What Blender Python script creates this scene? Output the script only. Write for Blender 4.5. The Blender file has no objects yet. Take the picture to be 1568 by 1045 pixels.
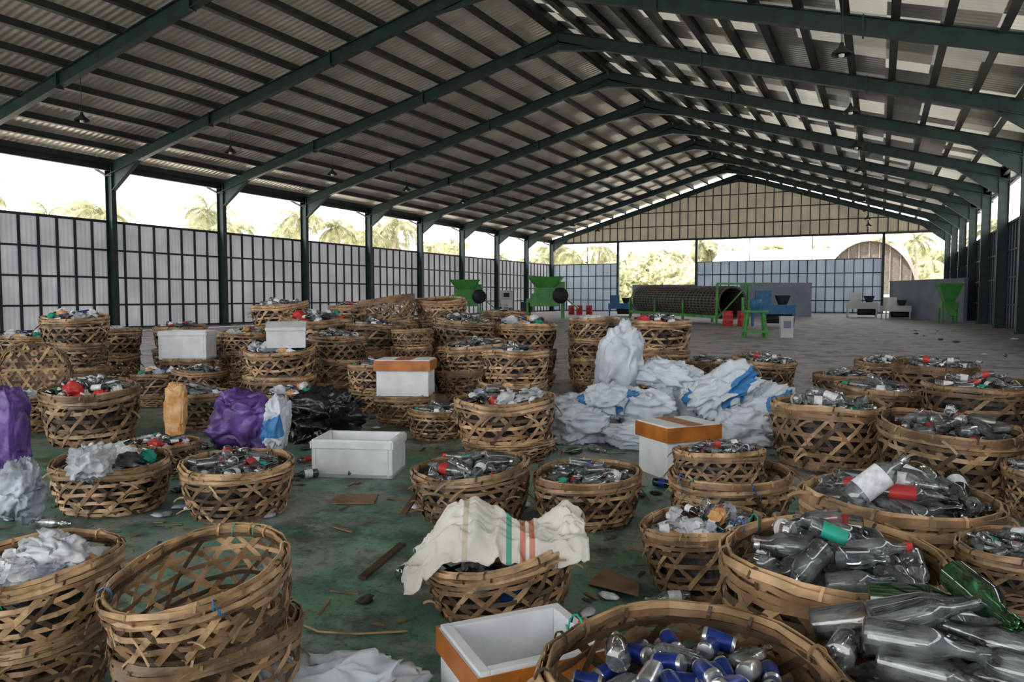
import bpy, math, random
from mathutils import Vector, Matrix, Quaternion, noise
random.seed(7)
R=random.Random(11)
SC=bpy.context.scene.collection

# ---------------------------------------------------------------- helpers
def link(o): SC.objects.link(o); return o

class MB:
    def __init__(s): s.v=[]; s.f=[]; s.m=[]; s.sm=[]
    def add(s,vs,fs,mi=0,sm=False):
        b=len(s.v); s.v.extend(tuple(v) for v in vs)
        for f in fs:
            s.f.append(tuple(i+b for i in f)); s.m.append(mi); s.sm.append(sm)
    def box(s,c,d,mi=0,M=None):
        x,y,z=d[0]/2,d[1]/2,d[2]/2
        vs=[Vector((i*x,j*y,k*z)) for i in(-1,1) for j in(-1,1) for k in(-1,1)]
        if M is not None: vs=[M@v for v in vs]
        vs=[v+Vector(c) for v in vs]
        s.add(vs,[(0,1,3,2),(4,6,7,5),(0,4,5,1),(2,3,7,6),(0,2,6,4),(1,5,7,3)],mi)
    def beam(s,p0,p1,w,h,up=(0,0,1),mi=0):
        p0=Vector(p0);p1=Vector(p1);t=(p1-p0).normalized();sd=t.cross(Vector(up))
        if sd.length<1e-4: sd=t.cross(Vector((1,0,0)))
        sd.normalize();u=sd.cross(t)
        vs=[p+sd*a*w/2+u*b*h/2 for p in(p0,p1) for a,b in((-1,-1),(1,-1),(1,1),(-1,1))]
        s.add(vs,[(3,2,1,0),(4,5,6,7),(0,1,5,4),(1,2,6,5),(2,3,7,6),(3,0,4,7)],mi)
    def ibeam(s,p0,p1,w,h,up=(0,0,1),mi=0,t=.03):
        p0=Vector(p0);p1=Vector(p1);d=(p1-p0).normalized();sd=d.cross(Vector(up)).normalized();u=sd.cross(d)
        s.beam(p0,p1,t,h,up,mi)
        for k in(-1,1): s.beam(p0+u*k*(h/2-t/2),p1+u*k*(h/2-t/2),w,t*1.3,up,mi)
    def ribbon(s,pts,nrm,w,t,mi=0,closed=False,sm=False):
        n=len(pts); vs=[]
        for i in range(n):
            a=pts[(i-1)%n] if closed or i>0 else pts[i]
            b=pts[(i+1)%n] if closed or i<n-1 else pts[i]
            T=(b-a).normalized();N=nrm[i].normalized();S=T.cross(N).normalized()
            p=pts[i]
            vs+= [p-S*w/2-N*t/2,p+S*w/2-N*t/2,p+S*w/2+N*t/2,p-S*w/2+N*t/2]
        fs=[]
        for i in range(n if closed else n-1):
            j=(i+1)%n
            for k in range(4):
                l=(k+1)%4; fs.append((i*4+k,i*4+l,j*4+l,j*4+k))
        if not closed: fs+= [(3,2,1,0),((n-1)*4,(n-1)*4+1,(n-1)*4+2,(n-1)*4+3)]
        s.add(vs,fs,mi,sm)
    def tube(s,pts,rs,seg=8,mi=0,sm=True,cap=True):
        n=len(pts);vs=[];ref=Vector((.13,.37,.92))
        for i in range(n):
            T=(pts[min(i+1,n-1)]-pts[max(i-1,0)]).normalized()
            A=T.cross(ref).normalized();B=T.cross(A)
            for k in range(seg):
                a=2*math.pi*k/seg; vs.append(pts[i]+(A*math.cos(a)+B*math.sin(a))*rs[i])
        fs=[(i*seg+k,i*seg+(k+1)%seg,(i+1)*seg+(k+1)%seg,(i+1)*seg+k) for i in range(n-1) for k in range(seg)]
        if cap: fs+=[tuple(range(seg-1,-1,-1)),tuple((n-1)*seg+k for k in range(seg))]
        s.add(vs,fs,mi,sm)
    def lathe(s,prof,M,seg=12,mi=0,mis=None,sx=1.0,sm=True):
        vs=[M@Vector((r*math.cos(2*math.pi*k/seg),sx*r*math.sin(2*math.pi*k/seg),z)) for z,r in prof for k in range(seg)]
        b=len(s.v); s.v.extend(tuple(v) for v in vs)
        for i in range(len(prof)-1):
            m=mis[i] if mis else mi
            for k in range(seg):
                s.f.append((b+i*seg+k,b+i*seg+(k+1)%seg,b+(i+1)*seg+(k+1)%seg,b+(i+1)*seg+k)); s.m.append(m); s.sm.append(sm)
    def blob(s,M,mi=0,nu=16,nv=10,amp=.25,fr=2.0,seed=0,p=1.0,sm=True,ridge=True):
        vs=[];off=Vector((seed*3.7,seed*1.3,seed*7.1))
        def sp(x): return math.copysign(abs(x)**p,x)
        for j in range(nv+1):
            ph=-math.pi/2+math.pi*j/nv
            for i in range(nu):
                a=2*math.pi*i/nu
                d=Vector((sp(math.cos(ph))*sp(math.cos(a)),sp(math.cos(ph))*sp(math.sin(a)),sp(math.sin(ph))))
                n1=noise.noise(d*fr+off); n2=noise.noise(d*fr*2.1+off*2); n3=noise.noise(d*fr*4.5+off*3)
                if ridge:
                    q=1+amp*.55*(.5-abs(n1)*1.9)+amp*.4*(.4-abs(n2)*1.8)+amp*.22*(.3-abs(n3)*1.5)
                    e=noise.noise_vector(d*fr*.8+off)*amp*.55+noise.noise_vector(d*fr*2+off)*amp*.22
                else: q=1+amp*(n1+.5*n2+.25*n3); e=Vector()
                vs.append(M@(d*q+e))
        fs=[(j*nu+i,j*nu+(i+1)%nu,(j+1)*nu+(i+1)%nu,(j+1)*nu+i) for j in range(nv) for i in range(nu)]
        s.add(vs,fs,mi,sm)
    def mesh(s,name,mats,sharp=None):
        me=bpy.data.meshes.new(name); me.from_pydata(s.v,[],s.f)
        for m in mats: me.materials.append(m)
        me.polygons.foreach_set("material_index",s.m); me.polygons.foreach_set("use_smooth",s.sm)
        me.update()
        if sharp:
            try: me.set_sharp_from_angle(angle=sharp)
            except Exception: pass
        return me
    def obj(s,name,mats,loc=(0,0,0),rz=0,sc=1,sharp=None):
        o=bpy.data.objects.new(name,s.mesh(name,mats,sharp)); o.location=loc; o.rotation_euler=(0,0,rz)
        o.scale=(sc,sc,sc) if not isinstance(sc,tuple) else sc
        return link(o)

def mat(name,col,rough=.7,metal=0,var=.25,scale=6,bump=0,col2=None,bscale=None,spec=.4,transl=0,coord='Object',detail=5,objvar=0):
    m=bpy.data.materials.new(name); m.use_nodes=True; nt=m.node_tree; N=nt.nodes; L=nt.links
    b=N["Principled BSDF"]; out=N["Material Output"]
    b.inputs["Roughness"].default_value=rough; b.inputs["Metallic"].default_value=metal
    b.inputs["Specular IOR Level"].default_value=spec
    tc=N.new("ShaderNodeTexCoord"); nz=N.new("ShaderNodeTexNoise"); nz.inputs["Scale"].default_value=scale; nz.inputs["Detail"].default_value=detail
    L.new(tc.outputs[coord],nz.inputs["Vector"])
    cr=N.new("ShaderNodeValToRGB"); L.new(nz.outputs["Fac"],cr.inputs["Fac"])
    c1=tuple(c*(1-var) for c in col); c2=col2 or tuple(min(1,c*(1+var)) for c in col)
    cr.color_ramp.elements[0].position=.32; cr.color_ramp.elements[1].position=.68
    cr.color_ramp.elements[0].color=(*c1,1); cr.color_ramp.elements[1].color=(*c2,1)
    cs=cr.outputs["Color"]
    if objvar:
        oi=N.new("ShaderNodeObjectInfo"); mr=N.new("ShaderNodeMapRange"); mr.inputs[3].default_value=1-objvar; mr.inputs[4].default_value=1+objvar*.5
        L.new(oi.outputs["Random"],mr.inputs[0]); vm=N.new("ShaderNodeVectorMath"); vm.operation='SCALE'; L.new(cs,vm.inputs[0]); L.new(mr.outputs[0],vm.inputs["Scale"]); cs=vm.outputs[0]
    L.new(cs,b.inputs["Base Color"])
    if bump:
        bp=N.new("ShaderNodeBump"); bp.inputs["Strength"].default_value=bump; bp.inputs["Distance"].default_value=.02
        nb=N.new("ShaderNodeTexNoise"); nb.inputs["Scale"].default_value=bscale or scale*4; nb.inputs["Detail"].default_value=4
        L.new(tc.outputs[coord],nb.inputs["Vector"]); L.new(nb.outputs["Fac"],bp.inputs["Height"]); L.new(bp.outputs["Normal"],b.inputs["Normal"])
    if transl:
        tr=N.new("ShaderNodeBsdfTranslucent"); L.new(cs,tr.inputs["Color"])
        mx=N.new("ShaderNodeMixShader"); mx.inputs[0].default_value=transl
        L.new(b.outputs[0],mx.inputs[1]); L.new(tr.outputs[0],mx.inputs[2]); L.new(mx.outputs[0],out.inputs["Surface"])
    return m

def glassmat(name,tint,dens=.35,diff=(.5,.52,.55)):
    m=bpy.data.materials.new(name); m.use_nodes=True; nt=m.node_tree; N=nt.nodes; L=nt.links; N.remove(N["Principled BSDF"]); out=N["Material Output"]
    lw=N.new("ShaderNodeLayerWeight"); lw.inputs["Blend"].default_value=.5
    tr=N.new("ShaderNodeBsdfTransparent"); tr.inputs["Color"].default_value=(*tint,1)
    gl=N.new("ShaderNodeBsdfGlossy"); gl.inputs["Roughness"].default_value=.03
    df=N.new("ShaderNodeBsdfDiffuse"); df.inputs["Color"].default_value=(*diff,1)
    nz=N.new("ShaderNodeTexNoise"); nz.inputs["Scale"].default_value=9
    mr=N.new("ShaderNodeMapRange"); mr.inputs[1].default_value=.4; mr.inputs[2].default_value=.75; mr.inputs[3].default_value=dens*.25; mr.inputs[4].default_value=min(1,dens*1.6)
    tc=N.new("ShaderNodeTexCoord"); L.new(tc.outputs["Object"],nz.inputs["Vector"]); L.new(nz.outputs["Fac"],mr.inputs[0])
    m1=N.new("ShaderNodeMixShader"); L.new(mr.outputs[0],m1.inputs[0]); L.new(tr.outputs[0],m1.inputs[1]); L.new(df.outputs[0],m1.inputs[2])
    m2=N.new("ShaderNodeMixShader"); L.new(lw.outputs["Fresnel"],m2.inputs[0]); L.new(m1.outputs[0],m2.inputs[1]); L.new(gl.outputs[0],m2.inputs[2])
    L.new(m2.outputs[0],out.inputs["Surface"]); return m

# ---------------------------------------------------------------- materials
bam=[mat("bamboo_light",(.47,.305,.165),.42,scale=5,var=.5,bump=.15,objvar=.4),mat("bamboo_mid",(.27,.16,.083),.48,scale=5,var=.5,bump=.15,objvar=.45),mat("bamboo_dark",(.09,.055,.032),.6,scale=5,var=.5,bump=.15,objvar=.4)]
glass=glassmat("glass_clear",(.90,.94,.95),.17,(.70,.74,.78)); gglass=glassmat("glass_green",(.15,.42,.2),.35,(.05,.16,.07)); bglass=glassmat("glass_brown",(.28,.12,.04),.5,(.07,.03,.015))
plastic=mat("plastic_film_white",(.66,.68,.72),.35,scale=5,var=.3,bump=.3,transl=.15)
plgrey=mat("plastic_film_grey",(.42,.45,.52),.3,scale=5,var=.5,bump=.3,transl=.1)
dark=mat("refuse_dark",(.04,.04,.042),.8,scale=14,var=.7,bump=.5,col2=(.13,.125,.12))
label=mat("label_white",(.74,.76,.80),.5,scale=30,var=.2)
blueL=mat("can_blue",(.02,.05,.28),.3,scale=12,var=.5,metal=.4); silver=mat("can_silver",(.7,.71,.73),.28,metal=.9,scale=15,var=.2)
redp=mat("plastic_red",(.5,.04,.04),.4); purple=mat("sack_purple",(.055,.022,.15),.35,scale=4.2,var=.6,bump=.3,col2=(.09,.04,.24)); orange=mat("sack_orange",(.75,.30,.05),.5,scale=9,var=.3,bump=.3,col2=(.75,.50,.28))
cr=[n for n in purple.node_tree.nodes if n.type=='VALTORGB'][0]; e_=cr.color_ramp.elements.new(.72); e_.color=(.50,.32,.08,1); e_=cr.color_ramp.elements.new(.60); e_.color=(.16,.09,.36,1)
bluep=mat("plastic_blue",(.03,.16,.42),.4,scale=4); tealp=mat("strap_green",(.02,.35,.25),.4)
black=mat("bag_black",(.012,.012,.014),.25,scale=4,bump=.4,spec=.6)
foam=mat("polystyrene",(.74,.76,.79),.65,scale=5,var=.10,bump=.1,bscale=120); tape=mat("tape_brown",(.42,.14,.025),.3,scale=5,var=.35)
card=mat("cardboard",(.24,.15,.085),.85,scale=6,var=.3)
steelg=mat("steel_green",(.013,.032,.033),.5,scale=2,var=.35); steeld=mat("steel_dark",(.020,.024,.025),.6,scale=2,var=.35)
rail=mat("rail_dark",(.025,.03,.045),.6,scale=3,var=.3)

def sheetmat(name,ca,cb,axis,period,transl=.3,rough=.5,cell=None,bright=None,thr=.75,metal=0,bump=.5,btr=.1):
    """corrugated metal sheet; ribs repeat along axis; optional cells of translucent sheets"""
    m=bpy.data.materials.new(name); m.use_nodes=True; nt=m.node_tree;N=nt.nodes;L=nt.links;b=N["Principled BSDF"];out=N["Material Output"]
    b.inputs["Roughness"].default_value=rough; b.inputs["Metallic"].default_value=metal
    tc=N.new("ShaderNodeTexCoord"); sx=N.new("ShaderNodeSeparateXYZ"); L.new(tc.outputs["Object"],sx.inputs[0])
    mu=N.new("ShaderNodeMath"); mu.operation='MULTIPLY'; mu.inputs[1].default_value=2*math.pi/period; L.new(sx.outputs[axis],mu.inputs[0])
    sn=N.new("ShaderNodeMath"); sn.operation='SINE'; L.new(mu.outputs[0],sn.inputs[0])
    bp=N.new("ShaderNodeBump"); bp.inputs["Strength"].default_value=bump; bp.inputs["Distance"].default_value=.03; L.new(sn.outputs[0],bp.inputs["Height"]); L.new(bp.outputs[0],b.inputs["Normal"])
    nz=N.new("ShaderNodeTexNoise"); nz.inputs["Scale"].default_value=.6; nz.inputs["Detail"].default_value=6; L.new(tc.outputs["Object"],nz.inputs["Vector"])
    cr=N.new("ShaderNodeValToRGB"); cr.color_ramp.elements[0].position=.3; cr.color_ramp.elements[1].position=.7
    cr.color_ramp.elements[0].color=(*ca,1); cr.color_ramp.elements[1].color=(*cb,1); L.new(nz.outputs["Fac"],cr.inputs[0])
    col=cr.outputs[0]
    tr=N.new("ShaderNodeBsdfTranslucent"); mx=N.new("ShaderNodeMixShader"); mx.inputs[0].default_value=transl
    if cell:
        ax2,w1,w2=cell
        def fl(sock,w):
            d=N.new("ShaderNodeMath"); d.operation='DIVIDE'; d.inputs[1].default_value=w; L.new(sock,d.inputs[0])
            q=N.new("ShaderNodeMath"); q.operation='FLOOR'; L.new(d.outputs[0],q.inputs[0]); return q.outputs[0]
        cb2=N.new("ShaderNodeCombineXYZ"); L.new(fl(sx.outputs[axis],w1),cb2.inputs[0]); L.new(fl(sx.outputs[ax2],w2),cb2.inputs[1])
        wn=N.new("ShaderNodeTexWhiteNoise"); wn.noise_dimensions='3D'; L.new(cb2.outputs[0],wn.inputs["Vector"])
        mm=N.new("ShaderNodeMapRange"); mm.inputs[3].default_value=.75; mm.inputs[4].default_value=1.15; L.new(wn.outputs["Value"],mm.inputs[0])
        vm=N.new("ShaderNodeVectorMath"); vm.operation='SCALE'; L.new(col,vm.inputs[0]); L.new(mm.outputs[0],vm.inputs["Scale"]); col=vm.outputs[0]
        if bright:
            mr=N.new("ShaderNodeMapRange"); mr.inputs[1].default_value=thr; mr.inputs[2].default_value=min(1,thr+.25); L.new(wn.outputs["Value"],mr.inputs[0])
            mc=N.new("ShaderNodeMix"); mc.data_type='RGBA'; L.new(mr.outputs[0],mc.inputs[0]); L.new(col,mc.inputs[6]); mc.inputs[7].default_value=(*bright,1); col=mc.outputs[2]
            m3=N.new("ShaderNodeMath"); m3.operation='MULTIPLY_ADD'; m3.inputs[1].default_value=btr; m3.inputs[2].default_value=transl; L.new(mr.outputs[0],m3.inputs[0]); L.new(m3.outputs[0],mx.inputs[0])
    L.new(col,b.inputs["Base Color"]); L.new(col,tr.inputs["Color"]); L.new(b.outputs[0],mx.inputs[1]); L.new(tr.outputs[0],mx.inputs[2]); L.new(mx.outputs[0],out.inputs["Surface"])
    return m
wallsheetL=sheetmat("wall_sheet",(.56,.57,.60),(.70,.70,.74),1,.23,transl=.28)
wallsheetR=sheetmat("wall_sheet_shaded",(.20,.23,.30),(.30,.33,.40),1,.23,transl=.03)  # same sheet as the left wall, interior shade put into a darker colour
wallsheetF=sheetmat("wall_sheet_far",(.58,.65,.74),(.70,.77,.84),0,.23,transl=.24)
gablesheet=sheetmat("gable_sheet",(.38,.34,.26),(.52,.47,.36),0,.23,transl=.08)
roofL=sheetmat("roof_sheet",(.56,.51,.46),(.72,.67,.61),1,.30,transl=.006,cell=(0,2.48,7.0),rough=.38,bump=.8,metal=.45)
roofR=sheetmat("roof_sheet_skylights",(.44,.42,.38),(.60,.57,.52),1,.30,transl=.003,cell=(0,1.24,1.5),bright=(.70,.68,.58),thr=.52,rough=.40,bump=.8,btr=.08,metal=.35)

def floormat():
    m=bpy.data.materials.new("painted_concrete"); m.use_nodes=True; nt=m.node_tree;N=nt.nodes;L=nt.links;b=N["Principled BSDF"]
    tc=N.new("ShaderNodeTexCoord")
    def nz(s,d=6,r=.6):
        n=N.new("ShaderNodeTexNoise"); n.inputs["Scale"].default_value=s; n.inputs["Detail"].default_value=d; n.inputs["Roughness"].default_value=r; L.new(tc.outputs["Object"],n.inputs["Vector"]); return n.outputs["Fac"]
    def ramp(f,p0,c0,p1,c1):
        c=N.new("ShaderNodeValToRGB"); c.color_ramp.elements[0].position=p0; c.color_ramp.elements[1].position=p1; c.color_ramp.elements[0].color=(*c0,1); c.color_ramp.elements[1].color=(*c1,1); L.new(f,c.inputs[0]); return c.outputs[0]
    def mix(f,a,c,t='MIX'):
        x=N.new("ShaderNodeMix"); x.data_type='RGBA'; x.blend_type=t
        if isinstance(f,float): x.inputs[0].default_value=f
        else: L.new(f,x.inputs[0])
        L.new(a,x.inputs[6])
        L.new(c,x.inputs[7]); return x.outputs[2]
    green=ramp(nz(2.5),.3,(.08,.18,.13),.7,(.19,.36,.27))
    worn=ramp(nz(4),.3,(.16,.185,.165),.7,(.29,.31,.28))
    grey=ramp(nz(3),.3,(.28,.255,.26),.7,(.44,.41,.415))
    near=mix(ramp(nz(1.3,9,.75),.45,(0,0,0),.56,(1,1,1)),green,worn)
    sx=N.new("ShaderNodeSeparateXYZ"); L.new(tc.outputs["Object"],sx.inputs[0])
    mr=N.new("ShaderNodeMapRange"); mr.inputs[1].default_value=5; mr.inputs[2].default_value=13; mr.inputs[3].default_value=-.22; mr.inputs[4].default_value=.42; L.new(sx.outputs[1],mr.inputs[0])
    ad=N.new("ShaderNodeMath"); ad.operation='ADD'; L.new(nz(.9,8,.65),ad.inputs[0]); L.new(mr.outputs[0],ad.inputs[1])
    base=mix(ramp(ad.outputs[0],.46,(0,0,0),.62,(1,1,1)),near,grey)
    st=ramp(nz(1.0,10,.78),.41,(.2,.2,.2),.51,(1,1,1)); c=mix(.8,base,st,'MULTIPLY')
    sp=ramp(nz(24,4,.65),.35,(.3,.28,.25),.45,(1,1,1)); c=mix(.7,c,sp,'MULTIPLY')
    L.new(c,b.inputs["Base Color"])
    rr=N.new("ShaderNodeMapRange"); rr.inputs[3].default_value=.3; rr.inputs[4].default_value=.8; L.new(nz(2.2),rr.inputs[0]); L.new(rr.outputs[0],b.inputs["Roughness"])
    bp=N.new("ShaderNodeBump"); bp.inputs["Strength"].default_value=.25; bp.inputs["Distance"].default_value=.02; L.new(nz(12,8,.7),bp.inputs["Height"]); L.new(bp.outputs[0],b.inputs["Normal"])
    return m
floorM=floormat()

# ---------------------------------------------------------------- building
XL,XR,YF,Y0=-36.6,6.0,86.3,-18.0
XM=-14.2; ZE=9.0; BAY=7.45; PT=5.7
def ZRy(y): return 14.56+.0172*(y-19)
mb=MB(); mb.box(((XL+XR)/2,(YF+Y0)/2,-.1),(XR-XL+1,YF-Y0+1,.2)); mb.obj("floor",[floorM])
mb=MB(); mb.box((-15,60,-.35),(420,420,.3)); mb.obj("ground",[mat("dry_sand",(.74,.69,.56),.9,scale=.3,var=.1,col2=(.78,.74,.62))])
ys=[YF-BAY*k for k in range(14)]
def zr(x,y):
    Z=ZRy(y); return Z-(Z-ZE)*((XM-x)/(XM-XL) if x<XM else (x-XM)/(XR-XM))
for y in ys:
    fr=MB(); ZR=ZRy(y)
    for X,s in((XL,1),(XR,-1)):
        fr.ibeam((X,0,0),(X,0,ZE-.2),.28,.5,up=(1,0,0))
        fr.box((X,0,.03),(.7,.45,.06))
        fr.ibeam((X-s*.2,0,ZE-.62),(XM,0,ZR-.66),.28,.55)
        sl=(ZR-ZE)/abs(X-XM)
        a=Vector((X+s*.25,0,ZE-1.7)); b=Vector((X+s*2.4,0,ZE-.80+2.4*sl)); c=Vector((X+s*.25,0,ZE-.75+.25*sl))
        for o in(-.015,.015):
            fr.add([a+Vector((0,o,0)),b+Vector((0,o,0)),c+Vector((0,o,0))],[(0,1,2)])
        fr.beam(a,b,.26,.04)
        a=Vector((XM,0,ZR-1.25)); b=Vector((XM-s*2.6,0,ZR-.88-2.6*sl)); c=Vector((XM,0,ZR-.8))
        for o in(-.015,.015): fr.add([a+Vector((0,o,0)),b+Vector((0,o,0)),c+Vector((0,o,0))],[(0,1,2)])
        fr.beam(a,b,.26,.04)
        for q in(.33,.66): # splice plates
            fr.box((X+(XM-X)*q,0,ZE-.62+(ZR-ZE)*q),(.05,.32,.68),0)
        fr.beam((X-s*.2,0,ZE-.9),(X-s*1.2,0,ZE-.45),.08,.12)
        fr.box((X,.0,ZE-.9),(.62,.3,.05))
    fr.obj("steel_portal_frame",[steelg],(0,y,0))
pu=MB(); n=15
for s,X in((1,XL),(-1,XR)):
    for i in range(n):
        x=X+s*(i*(abs(XM-X)-.25)/(n-1))
        za=zr(x,Y0)-.17; zb_=zr(x,YF)-.17
        pu.beam((x,Y0,za),(x,YF,zb_),.09,.30)
        pu.beam((x+s*.06,Y0,za-.15),(x+s*.06,YF,zb_-.15),.26,.025)
pu.obj("roof_purlins",[steeld])
def slope(name,X,m):
    s=1 if X<XM else -1
    mb=MB(); nx=12; ny=14; vs=[]
    for j in range(ny+1):
        y=Y0-.5+(YF+1.5-Y0)*j/ny
        for i in range(nx+1):
            x=X-s*1.0+(XM-X+s*1.0)*i/nx; vs.append((x,y,zr(x,y)))
    mb.add(vs,[(j*(nx+1)+i,j*(nx+1)+i+1,(j+1)*(nx+1)+i+1,(j+1)*(nx+1)+i) for j in range(ny) for i in range(nx)])
    return mb.obj(name,[m])
slope("ceiling_left",XL,roofL); slope("ceiling_right",XR,roofR)
for nm,X,s in(("eave_beam",XL,1),("eave_beam",XR,-1)):
    mb=MB(); mb.ibeam((X,Y0,ZE-.5),(X,YF,ZE-.5),.2,.3); mb.beam((X-s*1.0,Y0,ZE-.40),(X-s*1.0,YF,ZE-.40),.18,.16); mb.obj(nm,[steeld])
def sidewall(name,X,m,sm):
    s=1 if X<XM else -1
    mb=MB(); Xo=X-s*.32
    mb.box((Xo,(Y0+YF)/2,PT/2),(.03,YF-Y0,PT),0)
    for z in(.06,1.3,2.75,4.2,PT): mb.box((Xo+s*.06,(Y0+YF)/2,z),(.09,YF-Y0,.10 if z<PT else .13),1)
    y=YF
    while y>Y0:
        mb.box((Xo+s*.05,y,PT/2),(.07,.12,PT),1); y-=BAY/8
    mb.obj(name,[m,rail])
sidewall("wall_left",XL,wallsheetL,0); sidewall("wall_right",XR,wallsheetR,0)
mb=MB(); Yw=YF+.30; zb=8.3; ZR=ZRy(Yw)
mb.add([(XL,Yw,zb),(XR,Yw,zb),(XR,Yw,ZE-.25),(XM,Yw,ZR-.40),(XL,Yw,ZE-.25)],[(0,1,2,3,4)],2)
x=XL
while x<XR+.01:
    zt=zr(x,Yw)-.4
    mb.box((x,Yw-.05,(zb+zt)/2),(.10,.07,max(.1,zt-zb)),1); x+=BAY/8
for z in(9.9,11.5,13.1,14.6):
    k=(ZR-.4-z)/(ZR-ZE); x0=XM-(XM-XL)*k; x1=XM+(XR-XM)*k; mb.box(((x0+x1)/2,Yw-.06,z),(x1-x0,.08,.10),1)
mb.box(((XL+XR)/2,Yw-.1,zb),(XR-XL,.3,.22),1)
def fpanel(x0,x1,h,mi):
    mb.box(((x0+x1)/2,Yw,h/2),(x1-x0,.03,h),mi)
    for z in(.1,1.35,2.8,4.25,h): mb.box(((x0+x1)/2,Yw-.05,z),(x1-x0,.07,.09),1)
    k=int(round((x1-x0)/.93))
    for i in range(k+1): mb.box((x0+(x1-x0)*i/k,Yw-.045,h/2),(.085,.06,h),1)
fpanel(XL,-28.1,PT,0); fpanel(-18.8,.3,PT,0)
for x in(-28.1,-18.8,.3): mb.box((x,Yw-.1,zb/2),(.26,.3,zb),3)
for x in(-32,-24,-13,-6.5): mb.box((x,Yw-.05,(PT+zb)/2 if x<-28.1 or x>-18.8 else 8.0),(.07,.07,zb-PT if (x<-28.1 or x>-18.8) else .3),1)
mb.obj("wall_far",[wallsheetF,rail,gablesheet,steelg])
lm=MB(); I=Matrix.Identity(4)
lm.lathe([(0,.28),(.06,.27),(.18,.12),(.26,.06),(.34,.05)],I,12,0); lm.lathe([(-.06,.0),(-.05,.07),(.02,.08)],I,8,1)
lm.tube([Vector((0,0,.3)),Vector((0,0,2.5))],[.012,.012],5,0)
lme=lm.mesh("hanging_lamp",[steeld,label])
for k in range(9):
    for X,z in((-28.0,8.3),(-1.1,8.3)):
        y=19.3+BAY*k+(3.7 if X>-10 else 0)
        o=link(bpy.data.objects.new("hanging_lamp",lme)); o.location=(X,y,zr(X,y)-2.6)

# ---------------------------------------------------------------- baskets
BH=.52
def brad(z): # z 0..1
    return .400+.095*min(1,max(0,z)*1.5)**.7+.012*math.sin(z*math.pi)
def basket_mesh(seed,nd=18):
    r=random.Random(seed); mb=MB(); ws=.036
    sx=1+r.uniform(-.04,.04)
    wob=[r.uniform(-.018,.018) for _ in range(5)]
    def P(a,z,off=0):
        q=brad(z)+off+wob[0]*math.sin(2*a+wob[1]*200)+wob[2]*math.sin(3*a+wob[3]*300)
        return Vector((q*math.cos(a)*sx,q*math.sin(a)/sx,max(.004,z*BH+wob[2]*z*math.sin(a+seed)+wob[4]*.8*z*math.sin(3*a))))
    def Nn(a): return Vector((math.cos(a),math.sin(a),.1))
    K=12
    for sgn in(1,-1):
        for i in range(nd):
            if r.random()<.05: continue
            a0=2*math.pi*i/nd+r.uniform(-.06,.06)+(0 if sgn>0 else .1); sw=sgn*(1.0+r.uniform(-.12,.12)); ph=r.random()*6
            pts=[];ns=[]
            for k in range(K+1):
                t=k/K; a=a0+sw*t; pts.append(P(a,t*.97,.006*math.sin(k*1.6+ph)+sgn*.003)); ns.append(Nn(a)+Vector((0,0,.25*math.sin(k*1.6+ph+1))))
            mb.ribbon(pts,ns,ws*r.uniform(.7,1.2),.005,r.choice((0,0,1,1,1,2,2)))
    S=44
    for z,w in((.05,.04),(.13,.032),(.23,.034),(.38,.032),(.54,.032),(.70,.032)):
        ph=r.random()*6; dz=r.uniform(-.025,.025); am=r.uniform(.008,.024)
        pts=[P(2*math.pi*k/S,z+dz+am*math.sin(2*math.pi*k/S*2+ph),.010*math.sin(k*math.pi/2+ph)) for k in range(S)]
        mb.ribbon(pts,[Nn(2*math.pi*k/S)+Vector((0,0,.2*math.sin(k*1.1+ph))) for k in range(S)],w,.006,r.choice((0,1,1,2)),True)
    for z,w,off,mi in((.82,.026,.010,1),(.875,.03,.014,0),(.925,.024,.017,1),(.965,.032,.020,0),(.99,.028,-.012,0),(.93,.03,-.014,1),(.87,.028,-.012,2)):
        ph=r.random()*6; am=r.uniform(.008,.024)
        pts=[P(2*math.pi*k/S,z+am*math.sin(4*math.pi*k/S+ph)+am*.5*math.sin(10*math.pi*k/S+ph),off+.005*math.sin(k*2.1+ph)) for k in range(S)]
        mb.ribbon(pts,[Nn(2*math.pi*k/S)+Vector((0,0,.3*math.sin(k*.7+ph))) for k in range(S)],w,.008,mi if r.random()<.7 else 1,True)
    for i in range(12):
        a=2*math.pi*i/12+r.uniform(-.2,.2); c=P(a,.95,0)
        T=Vector((-math.sin(a),math.cos(a),0)); n=Nn(a)
        pts=[];ns=[]
        for k in range(9):
            b=2*math.pi*k/8; pts.append(c+Vector((n.x*.032*math.cos(b),n.y*.032*math.cos(b),.042*math.sin(b)))+T*(.05*k/8)); ns.append(Vector((n.x*math.cos(b),n.y*math.cos(b),math.sin(b))))
        mb.ribbon(pts,ns,.014,.004,r.choice((0,1,2)))
    for i in range(16):
        a=r.random()*6.28; z=r.uniform(.2,1.0); p=P(a,z,.01); sg=r.choice((-1,1)); d=Vector((-math.sin(a)*sg,math.cos(a)*sg,r.uniform(-.4,.6)))+Nn(a)*.35
        ln=r.uniform(.02,.045)
        pts=[p+d*ln*k+Vector((0,0,-.004*k*k)) for k in range(5)]; mb.ribbon(pts,[Nn(a)]*5,r.uniform(.008,.02),.003,r.choice((0,1)))
    for th in(0,math.pi/3,2*math.pi/3):
        u=Vector((math.cos(th),math.sin(th),0)); v=Vector((-u.y,u.x,0))
        for j in range(-4,5):
            d=j*.095; h=math.sqrt(max(0,.41**2-d*d))
            pts=[u*(h*k/3)+v*d+Vector((0,0,.004+.004*((j+k)%2))) for k in range(-3,4)]
            mb.ribbon(pts,[Vector((0,0,1))]*7,ws,.005,r.choice((0,1,2)))
    return mb.mesh("basket_weave",bam)
BM=[basket_mesh(s) for s in range(9)]

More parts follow.
